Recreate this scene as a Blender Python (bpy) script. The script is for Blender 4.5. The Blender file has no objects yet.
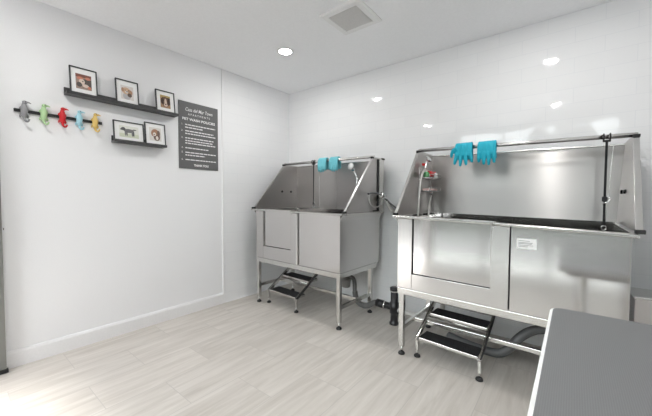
import bpy, bmesh, math, random
from mathutils import Vector, Matrix
random.seed(7)
S = bpy.context.scene
C = S.collection
PI = math.pi

# ------------------------------------------------------------------ materials
def nodes_of(name):
    m = bpy.data.materials.new(name); m.use_nodes = True
    nt = m.node_tree
    b = nt.nodes['Principled BSDF']
    return m, nt, b

def plain(name, col, rough=0.5, metal=0.0, spec=0.5, bump=0.0, bscale=60.0):
    m, nt, b = nodes_of(name)
    b.inputs['Roughness'].default_value = rough
    b.inputs['Metallic'].default_value = metal
    b.inputs['Specular IOR Level'].default_value = spec
    tc = nt.nodes.new('ShaderNodeTexCoord')
    n = nt.nodes.new('ShaderNodeTexNoise'); n.inputs['Scale'].default_value = bscale
    nt.links.new(tc.outputs['Object'], n.inputs['Vector'])
    mx = nt.nodes.new('ShaderNodeMix'); mx.data_type = 'RGBA'
    mx.inputs['A'].default_value = (*[c * 0.96 for c in col], 1)
    mx.inputs['B'].default_value = (*[min(1, c * 1.04) for c in col], 1)
    nt.links.new(n.outputs['Fac'], mx.inputs['Factor'])
    nt.links.new(mx.outputs['Result'], b.inputs['Base Color'])
    if bump:
        bp = nt.nodes.new('ShaderNodeBump'); bp.inputs['Strength'].default_value = bump
        bp.inputs['Distance'].default_value = 0.004
        nt.links.new(n.outputs['Fac'], bp.inputs['Height'])
        nt.links.new(bp.outputs['Normal'], b.inputs['Normal'])
    return m

def steel(name, col=(0.66, 0.645, 0.635), rough=0.24, grain='x', strength=0.03, wave=0.0, aniso=0.7):
    """brushed stainless steel: fine stretched grain plus a slow waviness of the sheet"""
    m, nt, b = nodes_of(name)
    b.inputs['Base Color'].default_value = (*col, 1)
    b.inputs['Metallic'].default_value = 1.0
    tc = nt.nodes.new('ShaderNodeTexCoord')
    mp = nt.nodes.new('ShaderNodeMapping')
    mp.inputs['Scale'].default_value = (1.5, 60, 60) if grain == 'x' else (60, 60, 1.5)
    nt.links.new(tc.outputs['Object'], mp.inputs['Vector'])
    n = nt.nodes.new('ShaderNodeTexNoise'); n.inputs['Scale'].default_value = 1.0
    n.inputs['Detail'].default_value = 3
    nt.links.new(mp.outputs['Vector'], n.inputs['Vector'])
    r = nt.nodes.new('ShaderNodeMapRange')
    r.inputs['To Min'].default_value = rough - 0.012; r.inputs['To Max'].default_value = rough + 0.012
    nt.links.new(n.outputs['Fac'], r.inputs['Value'])
    nt.links.new(r.outputs['Result'], b.inputs['Roughness'])
    bp = None
    if strength:
        bp = nt.nodes.new('ShaderNodeBump'); bp.inputs['Strength'].default_value = strength
        bp.inputs['Distance'].default_value = 0.002
        nt.links.new(n.outputs['Fac'], bp.inputs['Height'])
    if aniso:                                            # brushed along the sheet: reflections smear across the grain
        b.inputs['Anisotropic'].default_value = aniso
        tv = nt.nodes.new('ShaderNodeCombineXYZ'); tv.inputs['Z'].default_value = 1.0
        nt.links.new(tv.outputs[0], b.inputs['Tangent'])
    last = bp
    if wave:
        n2 = nt.nodes.new('ShaderNodeTexNoise'); n2.inputs['Scale'].default_value = 2.2
        n2.inputs['Detail'].default_value = 0.5
        nt.links.new(tc.outputs['Object'], n2.inputs['Vector'])
        b2 = nt.nodes.new('ShaderNodeBump'); b2.inputs['Strength'].default_value = wave
        b2.inputs['Distance'].default_value = 0.05
        nt.links.new(n2.outputs['Fac'], b2.inputs['Height'])
        if bp: nt.links.new(bp.outputs['Normal'], b2.inputs['Normal'])
        last = b2
    if last: nt.links.new(last.outputs['Normal'], b.inputs['Normal'])
    return m

def emission(name, col, strength):
    m = bpy.data.materials.new(name); m.use_nodes = True
    nt = m.node_tree; nt.nodes.clear()
    e = nt.nodes.new('ShaderNodeEmission'); e.inputs['Color'].default_value = (*col, 1)
    e.inputs['Strength'].default_value = strength
    o = nt.nodes.new('ShaderNodeOutputMaterial'); nt.links.new(e.outputs[0], o.inputs[0])
    return m

def glass_pane(name):
    m = bpy.data.materials.new(name); m.use_nodes = True
    nt = m.node_tree; nt.nodes.clear()
    t = nt.nodes.new('ShaderNodeBsdfTransparent'); t.inputs['Color'].default_value = (.95, .97, .96, 1)
    g = nt.nodes.new('ShaderNodeBsdfGlossy'); g.inputs['Roughness'].default_value = 0.02
    f = nt.nodes.new('ShaderNodeFresnel'); f.inputs['IOR'].default_value = 1.45
    mx = nt.nodes.new('ShaderNodeMixShader'); o = nt.nodes.new('ShaderNodeOutputMaterial')
    nt.links.new(f.outputs[0], mx.inputs[0]); nt.links.new(t.outputs[0], mx.inputs[1])
    nt.links.new(g.outputs[0], mx.inputs[2]); nt.links.new(mx.outputs[0], o.inputs[0])
    return m

def tile_mat(name, axis):
    """glossy white wall tile in running bond; each tile sits at a slightly different tilt"""
    m, nt, b = nodes_of(name)
    tc = nt.nodes.new('ShaderNodeTexCoord')
    sp = nt.nodes.new('ShaderNodeSeparateXYZ'); cb = nt.nodes.new('ShaderNodeCombineXYZ')
    nt.links.new(tc.outputs['Object'], sp.inputs[0])
    nt.links.new(sp.outputs['X' if axis == 'x' else 'Y'], cb.inputs['X'])
    nt.links.new(sp.outputs['Z'], cb.inputs['Y'])
    br = nt.nodes.new('ShaderNodeTexBrick'); br.offset = 0.5; br.squash = 1.0
    br.inputs['Scale'].default_value = 1.0
    br.inputs['Brick Width'].default_value = 0.355; br.inputs['Row Height'].default_value = 0.119
    br.inputs['Mortar Size'].default_value = 0.0022; br.inputs['Mortar Smooth'].default_value = 0.3
    br.inputs['Bias'].default_value = 0.0
    br.inputs['Color1'].default_value = (0.855, 0.86, 0.87, 1)
    br.inputs['Color2'].default_value = (0.87, 0.875, 0.885, 1)
    br.inputs['Mortar'].default_value = (0.81, 0.82, 0.84, 1)
    nt.links.new(cb.outputs[0], br.inputs['Vector'])
    nt.links.new(br.outputs['Color'], b.inputs['Base Color'])
    b.inputs['Roughness'].default_value = 0.035
    b.inputs['Specular IOR Level'].default_value = 0.45
    n = nt.nodes.new('ShaderNodeTexNoise'); n.inputs['Scale'].default_value = 7.0; n.inputs['Detail'].default_value = 1
    nt.links.new(tc.outputs['Object'], n.inputs['Vector'])
    b1 = nt.nodes.new('ShaderNodeBump'); b1.inputs['Strength'].default_value = 0.05; b1.inputs['Distance'].default_value = 0.02
    nt.links.new(n.outputs['Fac'], b1.inputs['Height'])
    b2 = nt.nodes.new('ShaderNodeBump'); b2.inputs['Strength'].default_value = 0.10; b2.inputs['Distance'].default_value = 0.002
    b2.invert = True
    nt.links.new(br.outputs['Fac'], b2.inputs['Height']); nt.links.new(b1.outputs[0], b2.inputs['Normal'])
    nt.links.new(b2.outputs[0], b.inputs['Normal'])
    return m

def floor_mat():
    """pale grey wood-look porcelain planks laid along y in half bond"""
    m, nt, b = nodes_of('floor_planks')
    tc = nt.nodes.new('ShaderNodeTexCoord')
    sp = nt.nodes.new('ShaderNodeSeparateXYZ'); cb = nt.nodes.new('ShaderNodeCombineXYZ')
    nt.links.new(tc.outputs['Object'], sp.inputs[0])
    ay = nt.nodes.new('ShaderNodeMath'); ay.operation = 'ADD'; ay.inputs[1].default_value = 1.885 + 0.3425 + 0.685 * 8
    ax = nt.nodes.new('ShaderNodeMath'); ax.operation = 'ADD'; ax.inputs[1].default_value = -0.035 + 0.3425 * 8
    nt.links.new(sp.outputs['Y'], ay.inputs[0]); nt.links.new(sp.outputs['X'], ax.inputs[0])
    nt.links.new(ay.outputs[0], cb.inputs['X']); nt.links.new(ax.outputs[0], cb.inputs['Y'])
    br = nt.nodes.new('ShaderNodeTexBrick'); br.offset = 0.5; br.offset_frequency = 2
    br.inputs['Scale'].default_value = 1.0
    br.inputs['Brick Width'].default_value = 0.685; br.inputs['Row Height'].default_value = 0.3425
    br.inputs['Mortar Size'].default_value = 0.0022; br.inputs['Mortar Smooth'].default_value = 0.2
    br.inputs['Color1'].default_value = (0, 0, 0, 1); br.inputs['Color2'].default_value = (1, 1, 1, 1)
    br.inputs['Mortar'].default_value = (0.5, 0.5, 0.5, 1)
    nt.links.new(cb.outputs[0], br.inputs['Vector'])
    # wood grain, stretched along the plank and shifted per plank
    off = nt.nodes.new('ShaderNodeVectorMath'); off.operation = 'MULTIPLY_ADD'
    off.inputs[1].default_value = (3.1, 7.7, 5.3)
    nt.links.new(br.outputs['Color'], off.inputs[0]); nt.links.new(cb.outputs[0], off.inputs[2])
    mp = nt.nodes.new('ShaderNodeMapping'); mp.inputs['Scale'].default_value = (1.1, 11.0, 1)
    nt.links.new(off.outputs[0], mp.inputs['Vector'])
    g = nt.nodes.new('ShaderNodeTexNoise'); g.inputs['Scale'].default_value = 1.6; g.inputs['Detail'].default_value = 5
    g.inputs['Roughness'].default_value = 0.6; g.inputs['Distortion'].default_value = 0.6
    nt.links.new(mp.outputs['Vector'], g.inputs['Vector'])
    rp = nt.nodes.new('ShaderNodeValToRGB')
    rp.color_ramp.elements[0].position = 0.30; rp.color_ramp.elements[0].color = (0.47, 0.432, 0.39, 1)
    rp.color_ramp.elements[1].position = 0.70; rp.color_ramp.elements[1].color = (0.62, 0.583, 0.54, 1)
    nt.links.new(g.outputs['Fac'], rp.inputs['Fac'])
    tone = nt.nodes.new('ShaderNodeMix'); tone.data_type = 'RGBA'; tone.blend_type = 'MULTIPLY'
    tone.inputs['Factor'].default_value = 1.0
    tr = nt.nodes.new('ShaderNodeMapRange'); tr.inputs['To Min'].default_value = 0.965; tr.inputs['To Max'].default_value = 1.035
    nt.links.new(br.outputs['Color'], tr.inputs['Value'])
    nt.links.new(rp.outputs['Color'], tone.inputs['A']); nt.links.new(tr.outputs['Result'], tone.inputs['B'])
    gr = nt.nodes.new('ShaderNodeMix'); gr.data_type = 'RGBA'
    gr.inputs['B'].default_value = (0.45, 0.42, 0.39, 1)
    nt.links.new(br.outputs['Fac'], gr.inputs['Factor']); nt.links.new(tone.outputs['Result'], gr.inputs['A'])
    nt.links.new(gr.outputs['Result'], b.inputs['Base Color'])
    b.inputs['Roughness'].default_value = 0.42
    b.inputs['Specular IOR Level'].default_value = 0.35
    bp = nt.nodes.new('ShaderNodeBump'); bp.inputs['Strength'].default_value = 0.08; bp.inputs['Distance'].default_value = 0.002
    nt.links.new(g.outputs['Fac'], bp.inputs['Height']); nt.links.new(bp.outputs[0], b.inputs['Normal'])
    return m

def ribbed_mat():
    m, nt, b = nodes_of('ribbed_rubber')
    tc = nt.nodes.new('ShaderNodeTexCoord')
    w = nt.nodes.new('ShaderNodeTexWave'); w.wave_type = 'BANDS'; w.bands_direction = 'X'
    w.inputs['Scale'].default_value = 62.0
    nt.links.new(tc.outputs['Object'], w.inputs['Vector'])
    rp = nt.nodes.new('ShaderNodeValToRGB')
    rp.color_ramp.elements[0].color = (0.150, 0.150, 0.154, 1); rp.color_ramp.elements[1].color = (0.170, 0.170, 0.174, 1)
    nt.links.new(w.outputs['Fac'], rp.inputs['Fac']); nt.links.new(rp.outputs['Color'], b.inputs['Base Color'])
    bp = nt.nodes.new('ShaderNodeBump'); bp.inputs['Strength'].default_value = 0.15; bp.inputs['Distance'].default_value = 0.002
    nt.links.new(w.outputs['Fac'], bp.inputs['Height']); nt.links.new(bp.outputs[0], b.inputs['Normal'])
    b.inputs['Roughness'].default_value = 0.6
    return m

M = {}
M['wall'] = plain('wall_paint', (0.86, 0.865, 0.878), 0.6, spec=0.3, bump=0.05, bscale=180)
M['ceil'] = plain('ceiling_paint', (0.91, 0.915, 0.93), 0.8, spec=0.2)
M['trim'] = plain('white_trim', (0.84, 0.84, 0.845), 0.35)
M['floor'] = floor_mat()
M['tile_back'] = tile_mat('white_tile_back', 'x')
M['tile_left'] = tile_mat('white_tile_left', 'y')
M['steel'] = steel('brushed_steel', rough=0.20, wave=0.0, strength=0.0, aniso=0.6)
M['steel_wavy'] = steel('brushed_steel_front', rough=0.14, wave=0.04, strength=0.0, aniso=0.5)
M['steel_shaded'] = steel('shaded_steel_below_rim', col=(0.50, 0.48, 0.47), rough=0.15, wave=0.0, strength=0.0, aniso=0.3)  # same steel darkened: basin shade below the rim is in the colour
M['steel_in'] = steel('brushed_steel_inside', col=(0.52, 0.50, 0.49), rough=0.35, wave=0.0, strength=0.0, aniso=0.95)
M['steel_tube'] = plain('satin_steel_tube', (0.68, 0.67, 0.65), 0.24, metal=1.0)
M['chrome'] = plain('chrome', (0.82, 0.82, 0.82), 0.12, metal=1.0)
M['black'] = plain('black_rubber', (0.012, 0.012, 0.013), 0.6)
M['grip'] = plain('black_grip_tape', (0.010, 0.010, 0.011), 0.85, bump=0.4, bscale=400)
M['blackplastic'] = plain('black_abs_plastic', (0.018, 0.018, 0.02), 0.35)
M['greyplastic'] = plain('grey_plastic_pipe', (0.12, 0.12, 0.118), 0.35)
M['midgrey'] = plain('mid_grey_plastic', (0.25, 0.24, 0.23), 0.35)
M['hose'] = plain('dark_grey_hose', (0.12, 0.122, 0.125), 0.38)
M['palegrey'] = plain('pale_grey_plastic', (0.55, 0.54, 0.52), 0.4)
M['whiteplastic'] = plain('white_plastic', (0.82, 0.82, 0.82), 0.35)
M['hosewhite'] = plain('white_hose', (0.66, 0.64, 0.61), 0.3)
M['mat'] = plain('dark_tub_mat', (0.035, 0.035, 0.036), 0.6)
M['webbing'] = plain('black_webbing', (0.008, 0.008, 0.009), 0.8)
M['shelfblack'] = plain('black_shelf', (0.045, 0.045, 0.047), 0.38)
M['frameblack'] = plain('charcoal_frame', (0.04, 0.042, 0.045), 0.4)
M['paper'] = plain('mat_board', (0.86, 0.86, 0.855), 0.8, spec=0.2)
M['sign'] = plain('charcoal_sign', (0.125, 0.125, 0.127), 0.6)
M['signtext'] = plain('white_lettering', (0.82, 0.82, 0.82), 0.6)
M['glove'] = plain('turquoise_rubber', (0.004, 0.40, 0.54), 0.55, bump=0.8, bscale=260)
M['glove_pale'] = plain('pale_turquoise_rubber', (0.15, 0.52, 0.60), 0.5, bump=0.8, bscale=260)
M['alu'] = plain('grey_aluminium', (0.21, 0.21, 0.20), 0.45, metal=0.3)
M['glass'] = glass_pane('window_glass')
M['lens'] = emission('downlight_lens', (1.0, 0.985, 0.96), 45.0)
M['rib'] = ribbed_mat()
M['tablewhite'] = plain('white_edge', (0.84, 0.84, 0.83), 0.4)
M['pavement'] = plain('pavement', (0.08, 0.08, 0.08), 0.85, bump=0.2, bscale=30)
M['hedge'] = plain('hedge_green', (0.065, 0.068, 0.058), 0.8, bump=1.0, bscale=12)
M['ventgrey'] = plain('vent_grille', (0.66, 0.65, 0.645), 0.5)
M['red'] = plain('red_plastic', (0.62, 0.02, 0.02), 0.35)
M['green'] = plain('green_plastic', (0.10, 0.30, 0.12), 0.4)
M['pink'] = plain('pale_pink_soap', (0.75, 0.52, 0.50), 0.5)
def P(name, c): M[name] = plain(name, c, 0.45); return M[name]
P('hook_grey', (0.27, 0.27, 0.28)); P('hook_green', (0.42, 0.62, 0.33)); P('hook_red', (0.58, 0.012, 0.02))
P('hook_blue', (0.38, 0.66, 0.76)); P('hook_yellow', (0.74, 0.52, 0.16)); P('hook_dark', (0.05, 0.01, 0.012))

# ------------------------------------------------------------------ mesh builder
class MB:
    def __init__(s): s.bm = bmesh.new()
    def box(s, a, b, bev=0.0):
        a, b = Vector(a), Vector(b)
        vs = [s.bm.verts.new((x, y, z)) for x in (a.x, b.x) for y in (a.y, b.y) for z in (a.z, b.z)]
        fs = [(0,1,3,2),(4,6,7,5),(0,4,5,1),(2,3,7,6),(0,2,6,4),(1,5,7,3)]
        f = [s.bm.faces.new([vs[i] for i in q]) for q in fs]
        bmesh.ops.recalc_face_normals(s.bm, faces=f)
        if bev:
            e = list({ed for ff in f for ed in ff.edges})
            bmesh.ops.bevel(s.bm, geom=e, offset=bev, segments=2, affect='EDGES', profile=0.5)
        return s
    def prism(s, poly, axis, a, b):
        """poly of 2-D points in the plane of the other two axes, extruded along axis from a to b"""
        def pt(u, v, w):
            return {'x': (w, u, v), 'y': (u, w, v), 'z': (u, v, w)}[axis]
        n = len(poly)
        A = [s.bm.verts.new(pt(u, v, a)) for u, v in poly]; B = [s.bm.verts.new(pt(u, v, b)) for u, v in poly]
        f = [s.bm.faces.new(A), s.bm.faces.new(list(reversed(B)))]
        for i in range(n):
            f.append(s.bm.faces.new([A[i], B[i], B[(i+1) % n], A[(i+1) % n]]))
        bmesh.ops.recalc_face_normals(s.bm, faces=f)
        return s
    def bar(s, p, q, w, h=None, up=(0, 0, 1)):
        """a rectangular bar from p to q: w across, h along up"""
        h = h or w
        p, q = Vector(p), Vector(q); d = (q - p).normalized()
        sd = d.cross(Vector(up))
        if sd.length < 1e-4: sd = d.cross(Vector((0, 1, 0)))
        sd.normalize(); u = sd.cross(d).normalized()
        vs = []
        for o in (p, q):
            for i, j in ((-1,-1),(1,-1),(1,1),(-1,1)):
                vs.append(s.bm.verts.new(o + sd * (i * w / 2) + u * (j * h / 2)))
        f = [s.bm.faces.new(vs[0:4]), s.bm.faces.new(list(reversed(vs[4:8])))]
        for i in range(4):
            f.append(s.bm.faces.new([vs[i], vs[4+i], vs[4+(i+1) % 4], vs[(i+1) % 4]]))
        bmesh.ops.recalc_face_normals(s.bm, faces=f)
        return s
    def tube(s, pts, r, seg=14, smooth=True, ends=True, fine=0):
        """a round tube through pts; r a number or a list; fine>0 subdivides by Catmull-Rom"""
        pts = [Vector(p) for p in pts]
        rs = list(r) if isinstance(r, (list, tuple)) else [r] * len(pts)
        if fine and len(pts) > 2:
            P2, R2 = [], []
            for i in range(len(pts) - 1):
                p0, p1, p2, p3 = pts[max(i-1,0)], pts[i], pts[i+1], pts[min(i+2, len(pts)-1)]
                for k in range(fine):
                    t = k / fine
                    P2.append(0.5 * ((2*p1) + (p2-p0)*t + (2*p0-5*p1+4*p2-p3)*t*t + (3*p1-p0-3*p2+p3)*t**3))
                    R2.append(rs[i] * (1-t) + rs[i+1] * t)
            P2.append(pts[-1]); R2.append(rs[-1]); pts, rs = P2, R2
        rings = []; prev = None
        for i, p in enumerate(pts):
            d = (pts[min(i+1, len(pts)-1)] - pts[max(i-1, 0)]).normalized()
            if prev is None:
                a = d.cross(Vector((0, 0, 1)))
                if a.length < 1e-3: a = d.cross(Vector((1, 0, 0)))
            else:
                a = prev - d * prev.dot(d)
            a.normalize(); prev = a; b = d.cross(a)
            rings.append([s.bm.verts.new(p + (a * math.cos(2*PI*k/seg) + b * math.sin(2*PI*k/seg)) * rs[i]) for k in range(seg)])
        f = []
        for i in range(len(rings) - 1):
            for k in range(seg):
                q = s.bm.faces.new([rings[i][k], rings[i][(k+1) % seg], rings[i+1][(k+1) % seg], rings[i+1][k]])
                q.smooth = smooth; f.append(q)
        if ends:
            f.append(s.bm.faces.new(list(reversed(rings[0])))); f.append(s.bm.faces.new(rings[-1]))
        bmesh.ops.recalc_face_normals(s.bm, faces=f)
        return s
    def lathe(s, prof, center, axis=(0, 0, 1), seg=20):
        """profile [(radius, height)] turned about an axis through center"""
        c = Vector(center); ax = Vector(axis).normalized()
        a = ax.orthogonal().normalized(); b = ax.cross(a)
        rings = []
        for r, h in prof:
            rings.append([s.bm.verts.new(c + ax * h + (a * math.cos(2*PI*k/seg) + b * math.sin(2*PI*k/seg)) * max(r, 1e-4)) for k in range(seg)])
        f = []
        for i in range(len(rings) - 1):
            for k in range(seg):
                q = s.bm.faces.new([rings[i][k], rings[i][(k+1) % seg], rings[i+1][(k+1) % seg], rings[i+1][k]]); q.smooth = True; f.append(q)
        f.append(s.bm.faces.new(list(reversed(rings[0])))); f.append(s.bm.faces.new(rings[-1]))
        bmesh.ops.recalc_face_normals(s.bm, faces=f)
        return s
    def ball(s, c, r, sc=(1, 1, 1), rot=None, u=14, v=10):
        mt = Matrix.Translation(c) @ (rot.to_4x4() if rot else Matrix.Identity(4)) @ Matrix.Diagonal((*[r * k for k in sc], 1))
        g = bmesh.ops.create_uvsphere(s.bm, u_segments=u, v_segments=v, radius=1.0, matrix=mt)
        for vv in g['verts']:
            for ff in vv.link_faces: ff.smooth = True
        return s
    def build(s, name, mat, parent=None, warp=None, bevel=0.0, kind=None, label=None):
        if warp:
            for v in s.bm.verts: v.co = warp(v.co)
        me = bpy.data.meshes.new(name); s.bm.to_mesh(me); s.bm.free()
        for m in (mat if isinstance(mat, (list, tuple)) else [mat]): me.materials.append(m)
        o = bpy.data.objects.new(name, me); C.objects.link(o)
        if parent: o.parent = parent
        if bevel:
            b = o.modifiers.new('bevel', 'BEVEL'); b.width = bevel; b.segments = 2; b.limit_method = 'ANGLE'
        if kind: o['kind'] = kind
        if label: o['label'] = label
        return o

def thing(name, label, cat, loc=(0, 0, 0), rz=0.0, group=None):
    o = bpy.data.objects.new(name, None); C.objects.link(o)
    o.empty_display_size = 0.1
    o.location = loc; o.rotation_euler = (0, 0, rz)
    o['label'] = label; o['category'] = cat
    if group: o['group'] = group
    return o
def tag(o, label, cat, group=None):
    o['label'] = label; o['category'] = cat
    if group: o['group'] = group
    return o

# ------------------------------------------------------------------ setting
CEIL = 2.74; XR = 3.95; YR = -4.0
MB().box((-0.15, YR - 0.15, -0.1), (XR + 0.15, 0.15, 0)).build('floor', M['floor'], kind='structure')
MB().box((-0.15, YR - 0.15, CEIL), (XR + 0.15, 0.15, CEIL + 0.1)).build('ceiling', M['ceil'], kind='structure')
MB().box((-0.15, 0, 0), (XR + 0.15, 0.15, CEIL)).build('wall_back', M['tile_back'], kind='structure')
MB().box((-0.15, YR - 0.15, 0), (0, 0, CEIL)).build('wall_left', M['wall'], kind='structure')
MB().box((XR, YR - 0.15, 0), (XR + 0.15, 0, CEIL)).build('wall_right', M['wall'], kind='structure')
# tiled end of the left wall, its edge strip, the skirting
MB().box((0.0, -1.078, 0.0), (0.006, 0.0, CEIL)).build('wall_left_tiled', M['tile_left'], kind='structure')
MB().box((0.0, -1.098, 0.0), (0.011, -1.078, CEIL)).build('trim_1', M['trim'], bevel=0.003, kind='structure')
MB().box((0.006, -1.078, 0.0), (0.02, 0.0, 0.012)).build('trim_2', M['trim'], bevel=0.003, kind='structure')
b = MB().prism([(0.0, 0.0), (0.016, 0.0), (0.016, 0.105), (0.010, 0.124), (0.0, 0.124)], 'y', YR, -1.098)
b.build('baseboard_left', M['trim'], kind='structure')
# rear wall behind the camera: storefront glazing and an open door
DX0, DX1, DT = 0.13, 1.12, 2.32
WX0, WX1, WZ0, WZ1 = 1.22, 3.86, 0.08, 2.66
w = MB()
w.box((0, YR - 0.15, 0), (DX0, YR, CEIL)); w.box((DX0, YR - 0.15, DT), (DX1, YR, CEIL))
w.box((DX1, YR - 0.15, 0), (WX0, YR, CEIL)); w.box((WX0, YR - 0.15, 0), (WX1, YR, WZ0))
w.box((WX0, YR - 0.15, WZ1), (WX1, YR, CEIL)); w.box((WX1, YR - 0.15, 0), (XR, YR, CEIL))
w.build('wall_rear', M['wall'], kind='structure')
wf = MB(); y0, y1 = YR - 0.10, YR - 0.05
for a in (WX0, 2.10, 2.95, WX1 - 0.04): wf.box((a, y0, WZ0), (a + 0.04, y1, WZ1))
wf.box((WX0, y0, WZ0), (WX1, y1, WZ0 + 0.04)); wf.box((WX0, y0, WZ1 - 0.04), (WX1, y1, WZ1))
wo = wf.build('window_1', M['alu'], kind='structure')
MB().box((WX0, YR - 0.078, WZ0), (WX1, YR - 0.072, WZ1)).build('pane', M['glass'], wo)
# glazed door leaf, swung open against the left wall
lx0, lx1, ly0, ly1 = 0.030, 0.074, -3.93, -2.887
d = MB()
d.box((lx0, ly1 - 0.075, 0.03), (lx1, ly1, 2.26)); d.box((lx0, ly0, 0.03), (lx1, ly0 + 0.075, 2.26))
d.box((lx0, ly0 + 0.075, 0.03), (lx1, ly1 - 0.075, 0.24)); d.box((lx0, ly0 + 0.075, 2.16), (lx1, ly1 - 0.075, 2.26))
do = d.build('door_1', M['alu'], kind='structure', bevel=0.002)
MB().box((0.049, ly0 + 0.07, 0.23), (0.055, ly1 - 0.07, 2.17)).build('pane', M['glass'], do)
MB().box((lx0 - 0.005, ly0, 0.006), (lx1 + 0.010, ly1 + 0.008, 0.03)).build('sweep', M['black'], do)
MB().box((0.038, ly1, 0.03), (0.058, ly1 + 0.006, 2.26)).build('weather_strip', M['trim'], do)
MB().tube([(lx1, -2.97, 1.0), (lx1 + 0.05, -2.97, 1.0), (lx1 + 0.05, -2.97, 1.3), (lx1, -2.97, 1.3)], 0.012).build('handle', M['chrome'], do)
MB().lathe([(0.006, 0), (0.008, 0.01), (0.0, 0.012)], (0.05, ly1, 1.03), (0, 1, 0), 10).build('latch', M['black'], do)
# outside, seen only in reflections
MB().box((-14, -24, -0.12), (18, YR - 0.15, -0.02)).build('ground', M['pavement'], kind='structure')
hb = MB()
for i in range(34):
    hb.ball((-9 + i * 0.75 + random.uniform(-.2, .2), -11.5 + random.uniform(-.4, .4), 1.2), 1.0,
            (0.8, 0.8, random.uniform(2.2, 3.0)), u=10, v=8)
MB().box((-14, -5.0, -0.02), (18, YR - 0.15, 0.0)).build('path', plain('light_concrete', (0.60, 0.595, 0.58), 0.8), kind='structure')
tag(hb.build('hedge', M['hedge']), 'tall green hedge outside beyond the pavement', 'hedge')['kind'] = 'stuff'

# ------------------------------------------------------------------ ceiling fittings
def downlight(x, y, label):
    t = thing('recessed_downlight', label, 'ceiling light', (x, y, CEIL), group='recessed ceiling downlights')
    MB().lathe([(0.058, -0.001), (0.082, -0.001), (0.088, -0.004), (0.084, -0.009), (0.062, -0.010), (0.058, -0.006)], (0, 0, 0), seg=36).build('trim_ring', M['trim'], t)
    MB().lathe([(0.059, -0.010), (0.059, -0.006)], (0, 0, 0), seg=36).build('lens', M['lens'], t)
    return t
downlight(0.905, -0.948, 'lit round recessed downlight in the white ceiling')
downlight(3.0, -0.94, 'lit round downlight over the right-hand tub, seen in tile reflection')
downlight(3.0, -2.88, 'lit round downlight above the grey grooming table')
downlight(0.93, -3.0, 'lit round downlight near the open door')
t = thing('exhaust_fan', 'square white ceiling exhaust fan with a grey grille', 'ceiling vent', (1.752, -1.025, CEIL))
o_, i_, h_ = 0.185, 0.128, 0.022
pv = MB()
bm = pv.bm
def sq(r, z): return [bm.verts.new((sx * r, sy * r, z)) for sx, sy in ((-1,-1),(1,-1),(1,1),(-1,1))]
rings = [sq(o_, 0), sq(o_, -0.012), sq(o_ - 0.012, -h_), sq(i_ + 0.006, -h_), sq(i_, -h_ + 0.006)]
for ra, rb in zip(rings, rings[1:]):
    for k in range(4): bm.faces.new([ra[k], ra[(k+1) % 4], rb[(k+1) % 4], rb[k]])
bmesh.ops.recalc_face_normals(bm, faces=bm.faces[:])
pv.build('vent_cover', M['whiteplastic'], t)
gv = MB().box((-i_, -i_, -h_ + 0.006), (i_, i_, -0.002))
for k in range(17):
    yy = -i_ + (k + .5) * 2 * i_ / 17
    gv.box((-i_, yy - 0.003, -h_ + 0.001), (i_, yy + 0.003, -h_ + 0.007))
gv.build('grille', M['ventgrey'], t)

# ------------------------------------------------------------------ left wall: shelves, pictures, rail, sign
def ledge(y0, y1, z, label):
    t = thing('picture_ledge', label, 'wall shelf', (0, (y0 + y1) / 2, z), group='black picture ledges')
    L = (y1 - y0) / 2
    MB().box((0, -L, 0), (0.092, L, 0.014)).build('shelf_board', M['shelfblack'], t, bevel=0.001)
    MB().box((0.082, -L, 0.014), (0.092, L, 0.024)).build('front_lip', M['shelfblack'], t, bevel=0.001)
    MB().box((0, -L, 0.014), (0.012, L, 0.062)).build('back_rail', M['shelfblack'], t, bevel=0.001)
    return t
Z1, Z2 = 2.073, 1.742
ledge(-2.516, -1.640, Z1, 'long black picture ledge carrying three framed dog photos')
ledge(-2.198, -1.757, Z2, 'short black picture ledge with two framed dog photos, under the long one')

def blobs(mats, items, z=0.0):
    """flat photo print: overlapping ellipses (cx, cy, rx, ry, mat index, lift)"""
    m = MB(); bm = m.bm
    for k, (cx, cy, rx, ry, mi) in enumerate(items):
        if rx < 0:                                   # a rectangle
            vs = [bm.verts.new((cx + sx * -rx, cy + sy * ry, z + k * 0.00015)) for sx, sy in ((-1,-1),(1,-1),(1,1),(-1,1))]
        else:
            vs = [bm.verts.new((cx + rx * math.cos(a * PI / 9), cy + ry * math.sin(a * PI / 9), z + k * 0.00015)) for a in range(18)]
        f = bm.faces.new(vs); f.material_index = mi
    return m
PC = {}
def pc(r, g, b):
    k = (r, g, b)
    if k not in PC: PC[k] = plain('print_%d_%d_%d' % (r, g, b), tuple((c / 255) ** 2.2 for c in k), 0.6, spec=0.2)
    return PC[k]

def picture(yc, w, h, zbase, label, mats, items, lean=7.0):
    t = thing('framed_photo', label, 'picture frame', (0.070, yc, zbase + 0.0160), group='framed dog photos on the ledges')
    # local x -> world +y, local y -> up, local z -> out of the wall
    a = math.radians(lean)
    t.rotation_mode = 'QUATERNION'
    mt = Matrix(((0, -math.sin(a), math.cos(a)), (1, 0, 0), (0, math.cos(a), math.sin(a))))
    t.rotation_quaternion = mt.to_quaternion()
    f = 0.008; W = w / 2
    fr = MB()
    fr.box((-W, 0, -0.012), (W, f, 0.004)); fr.box((-W, h - f, -0.012), (W, h, 0.004))
    fr.box((-W, f, -0.012), (-W + f, h - f, 0.004)); fr.box((W - f, f, -0.012), (W, h - f, 0.004))
    fr.build('frame', M['frameblack'], t)
    MB().box((-W + f, f, -0.011), (W - f, h - f, -0.004)).build('mat_board', M['paper'], t)
    blobs(mats, items, -0.0036).build('photo_print', mats, t)
    return t
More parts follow.
